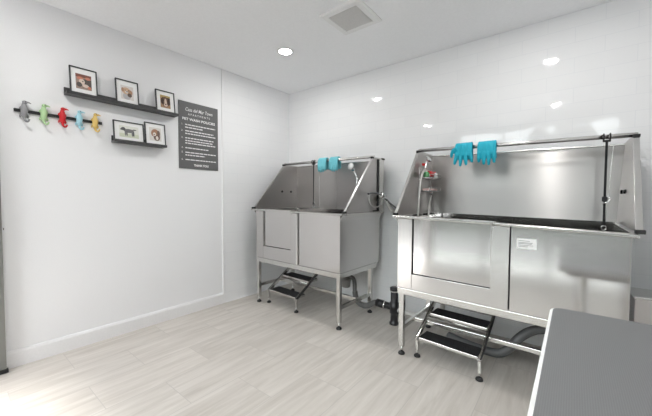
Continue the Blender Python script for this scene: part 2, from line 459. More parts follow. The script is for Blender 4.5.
# each print: first a background rectangle, then patches
def rect(cx, cy, hw, hh, mi): return (cx, cy, -hw, hh, mi)
picture(-2.398, 0.182, 0.222, Z1, 'framed photo of a reddish and dark pet, first on the long ledge',
    [pc(158,138,128), pc(96,90,86), pc(200,132,112), pc(216,198,186), pc(128,88,78)],
    [rect(0,.109,.052,.062,0), rect(0,.158,.052,.013,4), rect(.022,.10,.03,.035,1), (-.022,.135,.022,.014,2), (.028,.142,.018,.012,2), (-.012,.108,.02,.024,3), (-.03,.082,.018,.02,1), (.012,.078,.022,.014,3), (.036,.066,.012,.012,2), (-.006,.112,.005,.005,1)])
picture(-2.083, 0.182, 0.218, Z1, 'framed photo of a tan fluffy dog, in the middle of the long ledge',
    [pc(216,210,206), pc(202,172,146), pc(172,138,114), pc(104,90,82), pc(182,180,182)],
    [rect(0,.106,.05,.062,0), (-.004,.075,.032,.032,4), (-.008,.122,.034,.032,1), (-.036,.128,.01,.02,2), (.022,.112,.02,.024,2), (-.004,.112,.012,.011,0), (-.002,.115,.006,.005,3), (-.016,.128,.004,.004,3), (.010,.128,.004,.004,3), (.018,.086,.018,.018,3)])
picture(-1.752, 0.180, 0.214, Z1, 'framed photo of a dark brown dog face, on the long ledge beside the sign',
    [pc(160,130,104), pc(104,82,72), pc(206,186,170), pc(176,154,102), pc(74,62,58)],
    [rect(0,.107,.047,.062,0), rect(0,.16,.047,.010,3), rect(.01,.143,.037,.008,4), (0,.105,.036,.05,1), (-.03,.11,.012,.03,4), (.034,.11,.012,.034,4), (.002,.10,.012,.04,2), (.002,.075,.018,.016,2), (.002,.082,.007,.006,4), (-.014,.118,.005,.005,4), (.018,.118,.005,.005,4)])
picture(-2.075, 0.246, 0.180, Z2, 'wide framed photo of a dark grey dog standing, on the short ledge',
    [pc(224,225,217), pc(122,122,122), pc(98,98,100), pc(208,212,192)],
    [rect(0,.09,.078,.052,0), rect(.0,.055,.078,.017,3), (.0,.098,.042,.018,1), (-.045,.112,.018,.015,2), (-.06,.106,.010,.007,2), (-.03,.075,.006,.024,1), (-.018,.072,.005,.022,2), (.026,.074,.007,.024,1), (.036,.074,.006,.024,2), (.045,.112,.016,.005,2)])
picture(-1.850, 0.186, 0.212, Z2, 'framed photo of a brown and white dog head, on the short ledge near the sign',
    [pc(218,214,209), pc(164,126,104), pc(116,98,90), pc(224,215,206)],
    [rect(0,.106,.054,.064,0), (.012,.082,.030,.040,2), (.0,.125,.034,.03,1), (-.024,.112,.014,.026,1), (.03,.115,.013,.03,2), (-.008,.105,.014,.018,3), (-.010,.102,.006,.005,2), (.014,.07,.012,.02,3)])

# coat rail with animal hooks
t = thing('coat_rail', 'black wall rail with five coloured animal shaped hooks', 'coat rack', (0, -2.535, 1.893))
MB().box((0.0, -0.268, -0.011), (0.016, 0.268, 0.011)).build('rail', M['black'], t, bevel=0.002)
def animal_hook(y, dz, mat, dark, label, mir=1):
    m = MB()
    m.tube([(0.024, 0, 0.052), (0.028, 0, 0.03), (0.031, 0, 0.0), (0.030, -0.002, -0.03), (0.024, 0, -0.052)], [0.010, 0.017, 0.021, 0.019, 0.010], seg=12, fine=3)
    m.ball((0.030, 0.004, 0.060), 0.014, (1, 1.1, 0.95))                       # head
    m.tube([(0.034, 0.012, 0.060), (0.040, 0.024, 0.060), (0.044, 0.036, 0.055)], [0.009, 0.006, 0.003], seg=8)   # snout
    for sy, z in ((-1, 0.026), (1, 0.022), (-1, -0.028), (1, -0.030)):         # limbs
        m.tube([(0.026, 0.010 * sy, z), (0.020, 0.020 * sy, z - 0.008), (0.010, 0.020 * sy, z - 0.018)], [0.009, 0.007, 0.005], seg=8, fine=2)
    m.tube([(0.024, 0.0, -0.045), (0.028, 0.002, -0.066), (0.040, 0.010, -0.080), (0.054, 0.018, -0.076), (0.060, 0.022, -0.062)],
           [0.010, 0.008, 0.0065, 0.006, 0.005], seg=10, fine=4)               # curled tail
    o = m.build('animal_hook', mat, t, label=label)
    o.location = (0, y, dz)
    e = MB(); e.ball((0.044, 0.006, 0.064), 0.003); e.build('eye', dark, o)
for y, c, l in ((-0.215, 'grey', 'grey animal hook with a curled tail'), (-0.108, 'green', 'light green animal hook'),
                (0.002, 'red', 'red animal hook with a curled tail'), (0.108, 'blue', 'pale blue animal hook'), (0.215, 'yellow', 'yellow animal hook')):
    animal_hook(y, 0.0, M['hook_' + c], M['hook_dark'], l)

# policy sign
t = thing('policy_sign', 'charcoal pet wash policies sign with white lettering on the wall', 'sign', (0, -1.3755, 1.913))
t.rotation_mode = 'QUATERNION'
t.rotation_quaternion = Matrix(((0, 0, 1), (1, 0, 0), (0, 1, 0))).to_quaternion()
MB().box((-0.226, -0.352, 0), (0.226, 0.352, 0.008)).build('panel', M['sign'], t, bevel=0.001)
def text(s, x, y, size, name, align='CENTER', space=1.0, shear=0.0, bold=0.0, fit=None):
    cu = bpy.data.curves.new(name, 'FONT'); cu.body = s; cu.size = size; cu.align_x = align; cu.align_y = 'CENTER'
    cu.space_character = space; cu.shear = shear; cu.extrude = 0.0006; cu.offset = bold; cu.resolution_u = 3
    o = bpy.data.objects.new(name, cu); C.objects.link(o)
    bpy.context.view_layer.update()
    dg = bpy.context.evaluated_depsgraph_get()
    me = bpy.data.meshes.new_from_object(o.evaluated_get(dg))
    bpy.data.objects.remove(o)
    if fit:
        xs = [v.co.x for v in me.vertices]; k = fit / (max(xs) - min(xs))
        for v in me.vertices: v.co.x *= k
    me.materials.clear(); me.materials.append(M['signtext'])
    r = bpy.data.objects.new(name, me); C.objects.link(r); r.parent = t; r.location = (x, y, 0.0088)
    return r
text('Casa del Mar Town', 0.0, 0.272, 0.052, 'sign_heading', shear=0.25, bold=0.0002, fit=0.31)
text('APARTMENTS', 0.0, 0.222, 0.030, 'sign_subheading', space=1.6, fit=0.25)
text('PET WASH POLICIES', 0.0, 0.170, 0.036, 'sign_title', bold=0.001, fit=0.375)
text('THANK YOU!', 0.02, -0.312, 0.032, 'sign_closing', bold=0.0012, fit=0.17)
# lines of small print: too small to read in the photo, set as word-length strokes
zs = [(0.112, .98), (0.083, .55), (0.046, .92), (0.018, 1.0), (-0.028, .92), (-0.056, .88), (-0.082, .98), (-0.132, .74), (-0.180, 1.0), (-0.208, .62), (-0.256, 1.0)]
starts = {0: '1.', 2: '2.', 4: '3.', 7: '4.', 8: '5.', 10: '6.'}
for i, (y, f) in enumerate(zs):
    lm = MB(); x = -0.158; xe = -0.158 + 0.355 * f
    while x < xe:
        wl = random.uniform(0.018, 0.05); e = min(x + wl, xe)
        lm.box((x, y - 0.0055, 0.008), (e, y + 0.0055, 0.0087)); x = e + 0.006
    lm.build('text_line', M['signtext'], t)
for i, s in starts.items(): text(s, -0.19, zs[i][0], 0.026, 'line_number')

# ------------------------------------------------------------------ tubs
def tub(x0, yf, rz, w, d, k, vr, ust, uop, upo, zrail, overL, overR, label):
    """u along the front, v to the back, z up. ust stile end, uop opening end, upo post end"""
    t = thing('dog_wash_tub', label, 'bathtub', (x0, yf, 0), rz, 'stainless dog wash tubs')
    def wp(c):
        fl = 0.029 * max(0, (c.z - 1.12) / 0.57) if (d > 0.78 and c.x > w * 0.9) else 0.0   # guard leans outward
        return Vector((c.x + fl, c.y, c.z - k * c.x * min(1, max(0, (c.z - 0.05) / 0.4))))
    st, sw, si, tb = M['steel'], M['steel_wavy'], M['steel_in'], M['steel_tube']
    zb, zt, zg = 0.548, 1.098, 1.687
    hasB = d > 0.78
    B = lambda m, n, mat, **kw: m.build(n, mat, t, warp=wp, **kw)
    # basin: side walls flaring to the rim, back wall, floor
    for s, u, ov, nm in ((-1, 0.0, overL, 'left'), (1, w, overR, 'right')):
        m = MB(); th = 0.006
        prof = [(u, zb), (u, zt - 0.055), (u + s * ov * .25, zt - 0.03), (u + s * ov, zt), (u + s * (ov) - s * th, zt), (u + s * ov * .25 - s * th, zt - 0.027), (u - s * th, zt - 0.053), (u - s * th, zb)]
        m.prism([(a, z) for a, z in prof], 'y', 0.004, d)
        B(m, 'side_panel', st)
    B(MB().box((0, d - 0.006, zb), (w, d, zt + 0.02)), 'back_panel', M['steel_shaded'])
    B(MB().box((0.006, 0.03, 0.80), (w - 0.006, d - 0.006, 0.806)), 'tub_floor', M['steel_tube'])
    m = MB().box((0.03, 0.05, 0.806), (w - 0.03, d - 0.03, 0.815))
    for i in range(18): 
        a = 0.05 + i * (w - 0.1) / 18; m.box((a, 0.06, 0.815), (a + 0.02, d - 0.04, 0.822))
    B(m, 'floor_mat', M['mat'])
    B(MB().box((0.006, 0.004, zb), (w - 0.006, d, zb + 0.008)), 'bottom_panel', M['steel_tube'])
    # front: stile, rail, recessed gate, post, fixed panel
    m = MB().box((0, 0, zb), (ust, 0.02, zt)); m.box((ust + 0.0015, 0.0, zb), (uop, 0.02, zrail))
    B(m, 'front_frame', st, bevel=0.0015)
    B(MB().box((ust + 0.002, 0.040, zrail - 0.02), (uop + 0.03, 0.046, zt)), 'gate_gap_shade', M['black'])  # black sheet standing in for the shadow in the gaps round the gate
    B(MB().box((ust + 0.006, 0.020, zrail + 0.004), (uop - 0.004, 0.032, zt + 0.008)), 'gate', sw, bevel=0.002)
    m = MB().box((uop, -0.020, zb + 0.004), (upo, 0.02, zt - 0.002)); B(m, 'gate_post', st, bevel=0.003)
    for a in (uop + 0.012, upo - 0.012):
        B(MB().lathe([(0.005, 0), (0.005, 0.004), (0.0, 0.005)], (a, -0.020, zt - 0.014), (0, -1, 0), 10), 'latch_pin', M['chrome'])
    B(MB().box((upo - 0.004, 0.012, zb), (upo + 0.006, 0.02, zt)), 'gap_strip', M['black'])
    B(MB().box((0.008, 0.047, 0.83), (w - 0.008, 0.052, zt)), 'inner_shade_sheet', M['mat'])  # added dark sheet: shade inside the basin put in as colour
    B(MB().box((upo + 0.005, 0.0, zb), (w, 0.008, zt)), 'front_panel', sw, bevel=0.002)
    # rim
    L, R = -overL - 0.012, w + overR + 0.012
    m = MB().box((L, -0.035, zt + 0.006), (uop + 0.02, 0.034, zt + 0.026))
    B(m, 'gate_rim', tb, bevel=0.004)
    dz = 0.014 if hasB else 0.004
    m = MB().prism([(uop + 0.02, zt + 0.006 - 0.002), (R, zt - dz), (R, zt + 0.020 - dz), (uop + 0.02, zt + 0.018)], 'y', -0.035, 0.034)
    B(m, 'front_rim', tb, bevel=0.004)
    m = MB(); m.box((L, 0.034, zt), (0.012 - overL, d, zt + 0.022)); m.box((w + overR - 0.012, 0.034, zt - dz), (R, d, zt + 0.020 - dz))
    m.box((L, d, zt), (R, d + 0.012, zt + 0.022)); B(m, 'side_rim', tb, bevel=0.003)
    # splash guard
    uL, uR = -overL, w + overR
    m = MB().box((uL, d - 0.004, zt + 0.02), (uR, d + 0.004, zg - 0.006))
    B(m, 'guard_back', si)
    for a in (w * 0.29, w * 0.51, w * 0.985) if not hasB else (w * 0.96,):
        B(MB().box((a, d - 0.0075, zt + 0.02), (a + 0.004, d - 0.004, zg - 0.006)), 'seam', st)
    B(MB().box((uL, d - 0.020, zg - 0.014), (uR, d + 0.006, zg - 0.003)), 'guard_hem', tb, bevel=0.003)
    for s, u in ((-1, uL), (1, uR)):
        poly = [(0.0, zt + 0.02), (vr, zg), (d, zg), (d, zt + 0.02)]
        m = MB().prism(poly, 'x', u - 0.003, u + 0.003)
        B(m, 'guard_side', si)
        # turned flange along the sloping edge and across the top
        m = MB()
        f0, f1 = (u - 0.004, u + (0.026 if hasB else 0.018)) if s > 0 else (u - 0.018, u + 0.004)
        e = Vector((vr, zg)) - Vector((0, zt + 0.02)); n = Vector((-e.y, e.x)).normalized() * 0.006
        m.prism([(0, zt + 0.02), (vr, zg), (vr + n.x, zg + n.y), (n.x, zt + 0.02 + n.y)], 'x', f0, f1)
        m.box((f0, vr - 0.004, zg - 0.004), (f1, d + 0.006, zg + 0.006))
        B(m, 'guard_flange', tb, bevel=0.001)
        m = MB().box((f0 - 0.001, vr - 0.022, zg - 0.012), (f1 + 0.003, vr + 0.012, zg + 0.008), 0.003)
        B(m, 'corner_cap', M['black'])
        m = MB().box((f0 - 0.001, -0.018, zt + 0.022 - (dz if s > 0 else 0)), (f1 + 0.008, 0.022, zt + 0.044 - (dz if s > 0 else 0)), 0.003)
        B(m, 'corner_cap', M['black'])
        # two plugs in each side
        a = d - 0.28 if s < 0 else d - 0.30
        for q in ((0, 0.16) if not (hasB and s < 0) else ()):
            m = MB().lathe([(0.014, 0), (0.014, 0.007), (0.009, 0.010), (0.0, 0.011)], (u - s * 0.003, a + q, 1.336), (-s, 0, 0), 14)
            B(m, 'plug', M['black'])
    if not hasB:                                        # upright channel at the back of the outer side
        B(MB().box((uR + 0.003, d - 0.135, zt + 0.022), (uR + 0.008, d - 0.100, zg - 0.01)), 'gasket', M['black'])
        B(MB().box((uR + 0.003, d - 0.100, zt + 0.022), (uR + 0.016, d - 0.005, zg + 0.004)), 'back_post', tb, bevel=0.002)
        B(MB().box((uR + 0.004, d - 0.22, zt + 0.023), (uR + 0.018, d - 0.10, zt + 0.034), 0.002), 'corner_cap', M['black'])
        B(MB().box((uR + 0.003, d - 0.06, zg - 0.008), (uR + 0.020, d + 0.006, zg + 0.010), 0.002), 'corner_cap', M['black'])
    B(MB().tube([(uL - 0.004, vr + 0.012, zg + 0.008), (uR + 0.02, vr + 0.012, zg + 0.008)], 0.015, seg=16), 'tether_rod', tb)
    # stand: top frame, legs with glides, stretchers
    m = MB(); q = 0.045
    m.box((0.0, 0.0, 0.495), (w, q, 0.545)); m.box((0.0, d - q - 0.05, 0.495), (w, d - 0.05, 0.545))
    m.box((0.0, q, 0.495), (q, d - q - 0.05, 0.545)); m.box((w - q, q, 0.495), (w, d - q - 0.05, 0.545))
    B(m, 'stand_frame', tb, bevel=0.003)
    vb = d - 0.15
    for u, v in ((0.022 + (0.012 if hasB else 0), 0.022), (w - 0.024, 0.022), (0.022, vb), (w - 0.024, vb)):
        g = t
        lg = MB().box((u - .02, v - .02, 0.062), (u + .02, v + .02, 0.500)).build('leg', tb, t, bevel=0.003, warp=wp)
        zz = 0.0
        MB().lathe([(0.010, 0.018), (0.010, 0.07)], (u, v, zz), seg=10).build('glide_stem', M['chrome'], lg)
        MB().lathe([(0.026, 0.0), (0.028, 0.006), (0.024, 0.016), (0.012, 0.024)], (u, v, zz), seg=18).build('glide', M['black'], lg)
    for u in (0.022, w - 0.024):
        B(MB().box((u - .014, 0.04, 0.188), (u + .014, vb - 0.02, 0.222)), 'stretcher', tb, bevel=0.003)
    hv = 0.36 if not hasB else 0.29
    B(MB().box((0.036, hv - .014, 0.185), (w - 0.038, hv + .014, 0.219)), 'stretcher', tb, bevel=0.003)
    m = MB().prism([(0.065, 0.495), (0.17, 0.495), (0.065, 0.45)], 'y', 0.16, 0.175); B(m, 'gusset', M['black'])
    return t
tubA = tub(0.262, -0.805, math.radians(-1.2), 1.255, 0.735, 0.003, 0.50, 0.122, 0.605, 0.705, 0.69, 0.050, 0.035,
           'stainless dog wash tub in the tiled corner by the left wall')
tubB = tub(2.122, -0.880, 0.0, 1.335, 0.81, 0.018, 0.462, 0.116, 0.668, 0.775, 0.668, 0.020, 0.012,
           'stainless dog wash tub with a white label, nearest the grey table')
def st_(mb, name, mat, **k): return mb.build(name, mat, tubB, **k)
s = MB().box((0.814, -0.0012, 0.948), (0.918, 0.0, 1.012))
so = st_(s, 'sticker', M['paper'], label='white label')
s = MB()
for i, (a, l) in enumerate(((0.996, .06), (0.985, .075), (0.978, .07), (0.968, .078), (0.960, .05))):
    s.box((0.822, -0.0016, a), (0.822 + l, -0.0012, a + 0.003))
s.build('label_print', M['greyplastic'], so)

# ------------------------------------------------------------------ pull-out steps
def steps(x, y, rz, w, d, label):
    t = thing('pull_out_steps', label, 'steps', (x, y, 0), rz, 'two-tread steps at the tubs')
    tb = M['steel_tube']
    z1, z2, up = 0.165, 0.303, 0.205
    for z, v in ((z1, 0.0), (z2, up)):
        tr = MB().box((0.012, v, z - 0.026), (w - 0.012, v + d, z - 0.003)).build('tread', tb, t, bevel=0.003)
        MB().box((0.016, v + 0.006, z - 0.003), (w - 0.016, v + d - 0.004, z + 0.002)).build('grip_pad', M['grip'], tr)
    for u in (0.0, w):
        MB().bar((u, -0.005, 0.135), (u, up + 0.145, 0.372), 0.014, 0.034, up=(0, -1, 0.6)).build('side_rail', tb if u == 0 else M['steel_tube'], t, bevel=0.002)
        MB().bar((u + (0.0085 if u else -0.0085), 0.0, 0.145), (u + (0.0085 if u else -0.0085), up + 0.145, 0.377), 0.004, 0.030, up=(0, -1, 0.6)).build('rail_cover', M['black'], t)
        lg = MB().box((u - 0.011, -0.004, 0.05), (u + 0.011, 0.018, 0.150)).build('leg', tb, t, bevel=0.002)
        MB().lathe([(0.007, 0.015), (0.007, 0.06)], (u, 0.007, 0), seg=10).build('glide_stem', M['chrome'], lg)
        MB().lathe([(0.024, 0.0), (0.026, 0.006), (0.022, 0.016), (0.010, 0.022)], (u, 0.007, 0), seg=18).build('glide', M['black'], lg)
    MB().tube([(0.0, up + 0.02, 0.262), (w, up + 0.02, 0.262)], 0.008).build('cross_bar', tb, t)
    MB().tube([(0.0, up + 0.13, 0.362), (w, up + 0.13, 0.362)], 0.008).build('hook_bar', tb, t)
    return t
steps(0.402, -0.738, math.radians(-3.2), 0.478, 0.155, 'two-tread black gripped steps under the corner tub')
steps(2.272, -0.828, math.radians(-4.6), 0.462, 0.148, 'two-tread black gripped steps under the tub nearest the table')

# ------------------------------------------------------------------ gloves over the rods
def glove(x, y, z, s, mat, label, mirror=1, spread=1.0, drop=0.16, yaw=0.0, group='turquoise grooming gloves', thumb=True):
    m = MB()
    W = 0.072
    r = 0.013
    # palm hanging in front of the rod, cuff behind it
    def slab(pts, hw, th):
        for off in (-1, -.5, 0, .5, 1):
            m.tube([(off * hw * (h if len(p) > 3 else 1), p[0], p[1]) for p, h in [(q, q[2]) for q in pts]], th, seg=8, fine=3)
    for off in (-1, -.66, -.33, 0, .33, .66, 1):
        a = off * (W - 0.012)
        m.tube([(a * .9, 0.033, -0.10), (a * .88, 0.033, -0.03), (a * .9, 0.0295, 0.0), (a * .9, 0.021, 0.021), (a * .93, 0.0, 0.0295), (a * .95, -0.021, 0.021), (a * .97, -0.0295, 0.0), (a, -0.033, -0.03), (a, -0.033, -0.075)],
               0.0115, seg=8, fine=3)
    # four fingers pointing down
    lens = [0.062, 0.078, 0.072, 0.052]
    for i in range(4):
        a = (-0.053 + i * 0.0355)
        sp = (i - 1.5) * 0.006 * spread
        Lf = lens[i] * drop / 0.16
        m.tube([(a, -0.031, -0.055), (a + sp, -0.034, -0.075 - Lf * .5), (a + sp * 1.8, -0.030, -0.072 - Lf)], [0.017, 0.0155, 0.011], seg=10, fine=3)
        m.ball((a + sp * 1.8, -0.030, -0.072 - Lf), 0.011)
    if thumb:
        m.tube([(-0.050, -0.040, -0.012), (-0.078, -0.040, -0.022), (-0.094, -0.036, -0.056), (-0.096, -0.034, -0.074)], [0.017, 0.017, 0.014, 0.010], seg=10, fine=3)
        m.ball((-0.096, -0.034, -0.074), 0.010)
    for v in m.bm.verts: v.co.x *= mirror * s
    bmesh.ops.recalc_face_normals(m.bm, faces=m.bm.faces[:])
    o = m.build('grooming_glove', mat)
    rm = o.modifiers.new('fuse', 'REMESH'); rm.mode = 'VOXEL'; rm.voxel_size = 0.0035; rm.use_smooth_shade = True
    sm = o.modifiers.new('smooth', 'SMOOTH'); sm.factor = 0.5; sm.iterations = 2
    o.location = (x, y, z); o.rotation_euler = (0, 0, yaw)
    tag(o, label, 'glove', group)
    return o
zA, zB = 1.698, 1.698
yA, yB = -0.305, -0.406
glove(2.490, yB, 1.6885, 0.98, M['glove'], 'deep turquoise grooming glove with its thumb hanging out, on the rod nearest the table')
glove(2.664, yB, 1.6855, 0.98, M['glove'], 'deep turquoise grooming glove without thumb showing, on the rod nearest the table', mirror=-1, drop=0.16, spread=0.2, thumb=False)
glove(0.893, -0.306, 1.6936, 0.92, M['glove_pale'], 'pale turquoise grooming glove beside the black strap on the corner tub', drop=0.115, spread=0.0, thumb=False, yaw=-0.021)
glove(1.066, -0.310, 1.6925, 0.92, M['glove_pale'], 'pale turquoise grooming glove nearer the shower head on the corner tub', mirror=-1, drop=0.115, spread=0.0, thumb=False, yaw=-0.021)

# ------------------------------------------------------------------ restraint straps
def strap(x, y, zt, zb, zk, hw, label):
    t = thing('restraint_strap', label, 'strap', (x, y, zt), group='black straps on the tub rods')
    lp = MB()
    for dx in (-0.016, 0.016):
        lp.tube([(dx, 0.021 * math.cos(a), 0.021 * math.sin(a)) for a in [i * PI / 8 for i in range(17)]], 0.004, seg=8)
    lp.box((-0.020, -0.010, -0.033), (0.020, 0.010, -0.020), 0.002)
    lp.build('loop', M['black'], t)
    w = MB(); h = zk - zt
    w.box((-hw, -0.003, h), (hw, 0.003, -0.03)); w.build('webbing', M['webbing'], t)
    b = MB(); b.box((-0.014, -0.005, h - 0.016), (0.014, 0.005, h + 0.016), 0.002)
    b.build('buckle', M['black'], t)
    b = MB().tube([(0.008, -0.006, h + 0.02), (0.030, -0.008, h + 0.004), (0.012, -0.006, h - 0.022), (-0.012, -0.006, h - 0.03)], 0.005, seg=8)
    b.build('clip', M['chrome'], t)
    w = MB(); w.box((-hw, -0.003, zb + 0.03 - zt), (hw, 0.003, h - 0.016)); w.build('lower_webbing', M['webbing'], t)
    b = MB().tube([(0.012 * math.cos(a), 0, zb + 0.018 - zt + 0.016 * math.sin(a)) for a in [i * PI / 6 for i in range(13)]], 0.004, seg=8)
    b.build('swivel_clip', M['chrome'], t)
    return t
strap(0.733, -0.303, 1.6936, 1.13, 1.19, 0.005, 'black strap hanging beside the pale gloves on the corner tub')
strap(3.374, -0.406, 1.6725, 1.05, 1.262, 0.0065, 'black strap with a buckle hanging at the end of the tub nearest the table')

# ------------------------------------------------------------------ shower sprayers, tap, rack and bottles
t = thing('shower_sprayer', 'white and chrome hand shower on the back of the corner tub', 'shower head', (1.20, -0.128, 1.60))
hd = MB().lathe([(0.0, 0.0), (0.036, 0.002), (0.040, 0.010), (0.030, 0.026), (0.012, 0.036)], (-0.012, -0.055, 0.030), (0.1, 0.95, -0.3), 20)
hd.build('spray_head', M['whiteplastic'], t)
MB().tube([(-0.008, -0.02, 0.020), (0.010, -0.018, -0.015), (0.034, -0.016, -0.060), (0.052, -0.014, -0.095)], [0.013, 0.012, 0.011, 0.010], fine=3).build('handle', M['chrome'], t)
MB().box((-0.012, -0.03, -0.03), (0.032, 0.018, -0.006), 0.004).build('bracket', M['chrome'], t)
MB().tube([(0.052, -0.014, -0.095), (0.060, -0.018, -0.16), (0.050, -0.03, -0.27), (0.085, -0.05, -0.37), (0.17, -0.06, -0.41), (0.25, -0.05, -0.36), (0.262, -0.035, -0.31)], 0.0075, seg=10, fine=6).build('hose', M['chrome'], t)

t = thing('wall_tap', 'chrome mixer tap beside the corner tub, joined to the tiled wall', 'tap', (1.62, 0.0, 1.25))
MB().lathe([(0.02, -0.055), (0.032, -0.045), (0.034, 0.03), (0.02, 0.055)], (0.0, -0.19, 0.026), (0.0, 1, -0.35), 16).build('tap_body', M['chrome'], t)
MB().tube([(0.0, -0.23, 0.046), (-0.002, -0.32, 0.056), (-0.002, -0.42, 0.060), (0.0, -0.50, 0.050)], 0.010, fine=4).build('spout', M['hose'], t)
MB().tube([(0.0, -0.15, 0.01), (0.05, -0.13, -0.045), (0.125, -0.12, -0.10)], [0.012, 0.009, 0.008]).build('lever', M['hose'], t)
MB().tube([(0.02, -0.14, -0.02), (0.035, -0.11, -0.07), (0.055, -0.09, -0.12), (0.075, -0.05, -0.135), (0.08, -0.004, -0.135)], [0.018, 0.022, 0.022, 0.018, 0.016], fine=3).build('valve', M['palegrey'], t)
MB().tube([(0.125, -0.12, -0.10), (0.130, -0.07, -0.115), (0.130, -0.004, -0.115)], 0.014, fine=3).build('supply_pipe', M['chrome'], t)
MB().lathe([(0.032, 0.001), (0.032, 0.006), (0.02, 0.014)], (0.08, 0.0, -0.135), (0, -1, 0), 16).build('wall_flange', M['chrome'], t)
MB().lathe([(0.032, 0.001), (0.032, 0.006), (0.02, 0.014)], (0.130, 0.0, -0.115), (0, -1, 0), 16).build('wall_flange', M['chrome'], t)
MB().tube([(0.0, -0.20, 0.0), (0.0, -0.26, -0.07), (0.004, -0.36, -0.085), (0.002, -0.45, -0.05), (0.0, -0.49, 0.02), (0.0, -0.46, 0.05)], 0.006, fine=6).build('hose', M['palegrey'], t)

t = thing('shower_sprayer', 'chrome hand shower with a white hose on the sloped side nearest the wall tap', 'shower head', (2.118, -0.37, 1.57))
MB().lathe([(0.0, 0.0), (0.030, 0.002), (0.033, 0.010), (0.022, 0.024), (0.011, 0.03)], (0.062, 0.01, 0.055), (-0.7, 0.1, -0.6), 18).build('spray_head', M['chrome'], t)
MB().tube([(0.045, 0.006, 0.035), (0.034, 0.0, 0.0), (0.030, -0.006, -0.04)], [0.011, 0.013, 0.010], fine=3).build('handle', M['chrome'], t)
MB().box((0.0, -0.014, -0.012), (0.034, 0.014, 0.012), 0.004).build('bracket', M['red'], t, label='small red bracket')
MB().tube([(0.030, -0.006, -0.04), (0.030, -0.075, -0.09), (0.028, -0.115, -0.18), (0.028, -0.14, -0.32), (0.028, -0.15, -0.50), (0.05, -0.12, -0.60)], 0.0085, seg=10, fine=6).build('hose', M['hosewhite'], t)

# wire rack hung on the inside of the left guard of tub B
rx0, rx1, ry0, ry1 = 2.114, 2.210, -0.43, -0.13
t = thing('wire_rack', 'two-tier steel rack inside the tub, holding red and green bottles', 'rack', ((rx0 + rx1) / 2, (ry0 + ry1) / 2, 1.30))
def loc(x, y, z): return (x - (rx0 + rx1) / 2, y - (ry0 + ry1) / 2, z - 1.30)
for z in (1.445, 1.325):
    m = MB()
    for a in [ry0 + i * (ry1 - ry0) / 10 for i in range(11)]: m.tube([loc(rx0, a, z), loc(rx1, a, z)], 0.0025, seg=6)
    for xx in (rx0, rx1): m.tube([loc(xx, ry0, z), loc(xx, ry1, z)], 0.004, seg=8)
    m.tube([loc(rx1, ry0, z + 0.03), loc(rx1, ry1, z + 0.03)], 0.003, seg=8)
    for a in (ry0, ry1): m.tube([loc(rx1, a, z), loc(rx1, a, z + 0.03)], 0.003, seg=8); m.tube([loc(rx0, a, z), loc(rx1, a, z)], 0.004, seg=8)
    m.build('tier', M['chrome'], t)
m = MB()
for a in (ry0 + 0.01, ry1 - 0.01): m.tube([loc(rx0, a, 1.30), loc(rx0, a, 1.54)], 0.004, seg=8)
m.build('upright', M['chrome'], t)
def bottle(x, y, z, r, h, mat, cap, label, lying=False):
    t = thing('shampoo_bottle', label, 'bottle', (x, y, z), group='bottles on the wire rack')
    ax = (0, 1, 0) if lying else (0, 0, 1); c = (0, 0, r) if lying else (0, 0, 0)
    MB().lathe([(r * .9, 0), (r, 0.006), (r, h * .7), (r * .8, h * .8), (r * .4, h * .86)], c, ax, 16).build('bottle_body', mat, t)
    MB().lathe([(r * .42, h * .86), (r * .42, h)], c, ax, 12).build('cap', cap, t)
    return t
bottle(2.162, -0.385, 1.4485, 0.026, 0.064, M['green'], M['whiteplastic'], 'small green bottle on the upper tier of the steel rack')
bottle(2.164, -0.350, 1.4485, 0.033, 0.125, M['red'], M['red'], 'red bottle lying on the upper tier of the steel rack', lying=True)
bottle(2.166, -0.185, 1.4485, 0.030, 0.066, M['whiteplastic'], M['red'], 'small white bottle with a red cap on the steel rack')
tag(MB().box((2.130, -0.40, 1.3285), (2.198, -0.18, 1.350), 0.008).build('soap_bar', M['pink']), 'pale pink soap bar on the lower tier of the steel rack', 'soap')
t = thing('supply_tube', 'short white tube hanging below the steel rack in the tub', 'hose', (2.150, -0.25, 1.10))
MB().tube([(0.0, 0.03, 0.222), (0.0, 0.02, 0.16), (-0.004, -0.01, 0.06), (0.0, -0.03, -0.05), (0.02, -0.04, -0.27)], 0.0085, seg=10, fine=4).build('tube', M['hosewhite'], t)
MB().lathe([(0.013, 0), (0.013, 0.03)], (0.0, 0.03, 0.192), seg=12).build('fitting', M['chrome'], t)

# ------------------------------------------------------------------ waste pipes
t = thing('drain_pipe', 'grey drain trap joining a black upright pipe between the tubs', 'pipe', (1.852, -0.365, 0))
X0 = 1.885; Y0 = -0.40
def q(x, z, y=-0.40): return (x - X0, y - Y0, z)
MB().lathe([(0.040, 0.0), (0.048, 0.012), (0.052, 0.07), (0.056, 0.075), (0.056, 0.095), (0.045, 0.11), (0.045, 0.21)], q(1.300, 0.265), seg=22).build('strainer_basket', M['midgrey'], t)
MB().tube([q(1.320, 0.37), q(1.345, 0.388), q(1.375, 0.388), q(1.402, 0.368), q(1.412, 0.33), q(1.415, 0.26), q(1.418, 0.215)], 0.022, seg=14, fine=5).build('elbow_pipe', M['greyplastic'], t)
MB().tube([q(1.418, 0.24), q(1.432, 0.175), q(1.475, 0.120), q(1.545, 0.108), q(1.61, 0.135), q(1.66, 0.168), q(1.71, 0.178)], 0.029, seg=14, fine=5).build('trap', M['greyplastic'], t)
MB().tube([q(1.69, 0.177), q(1.775, 0.172)], 0.040, seg=18).build('coupling', M['blackplastic'], t)
MB().tube([q(1.775, 0.172), q(1.79, 0.171)], 0.043, seg=18).build('clamp', M['chrome'], t)
MB().tube([q(1.79, 0.171), q(1.885, 0.171)], 0.035, seg=18).build('branch', M['blackplastic'], t)
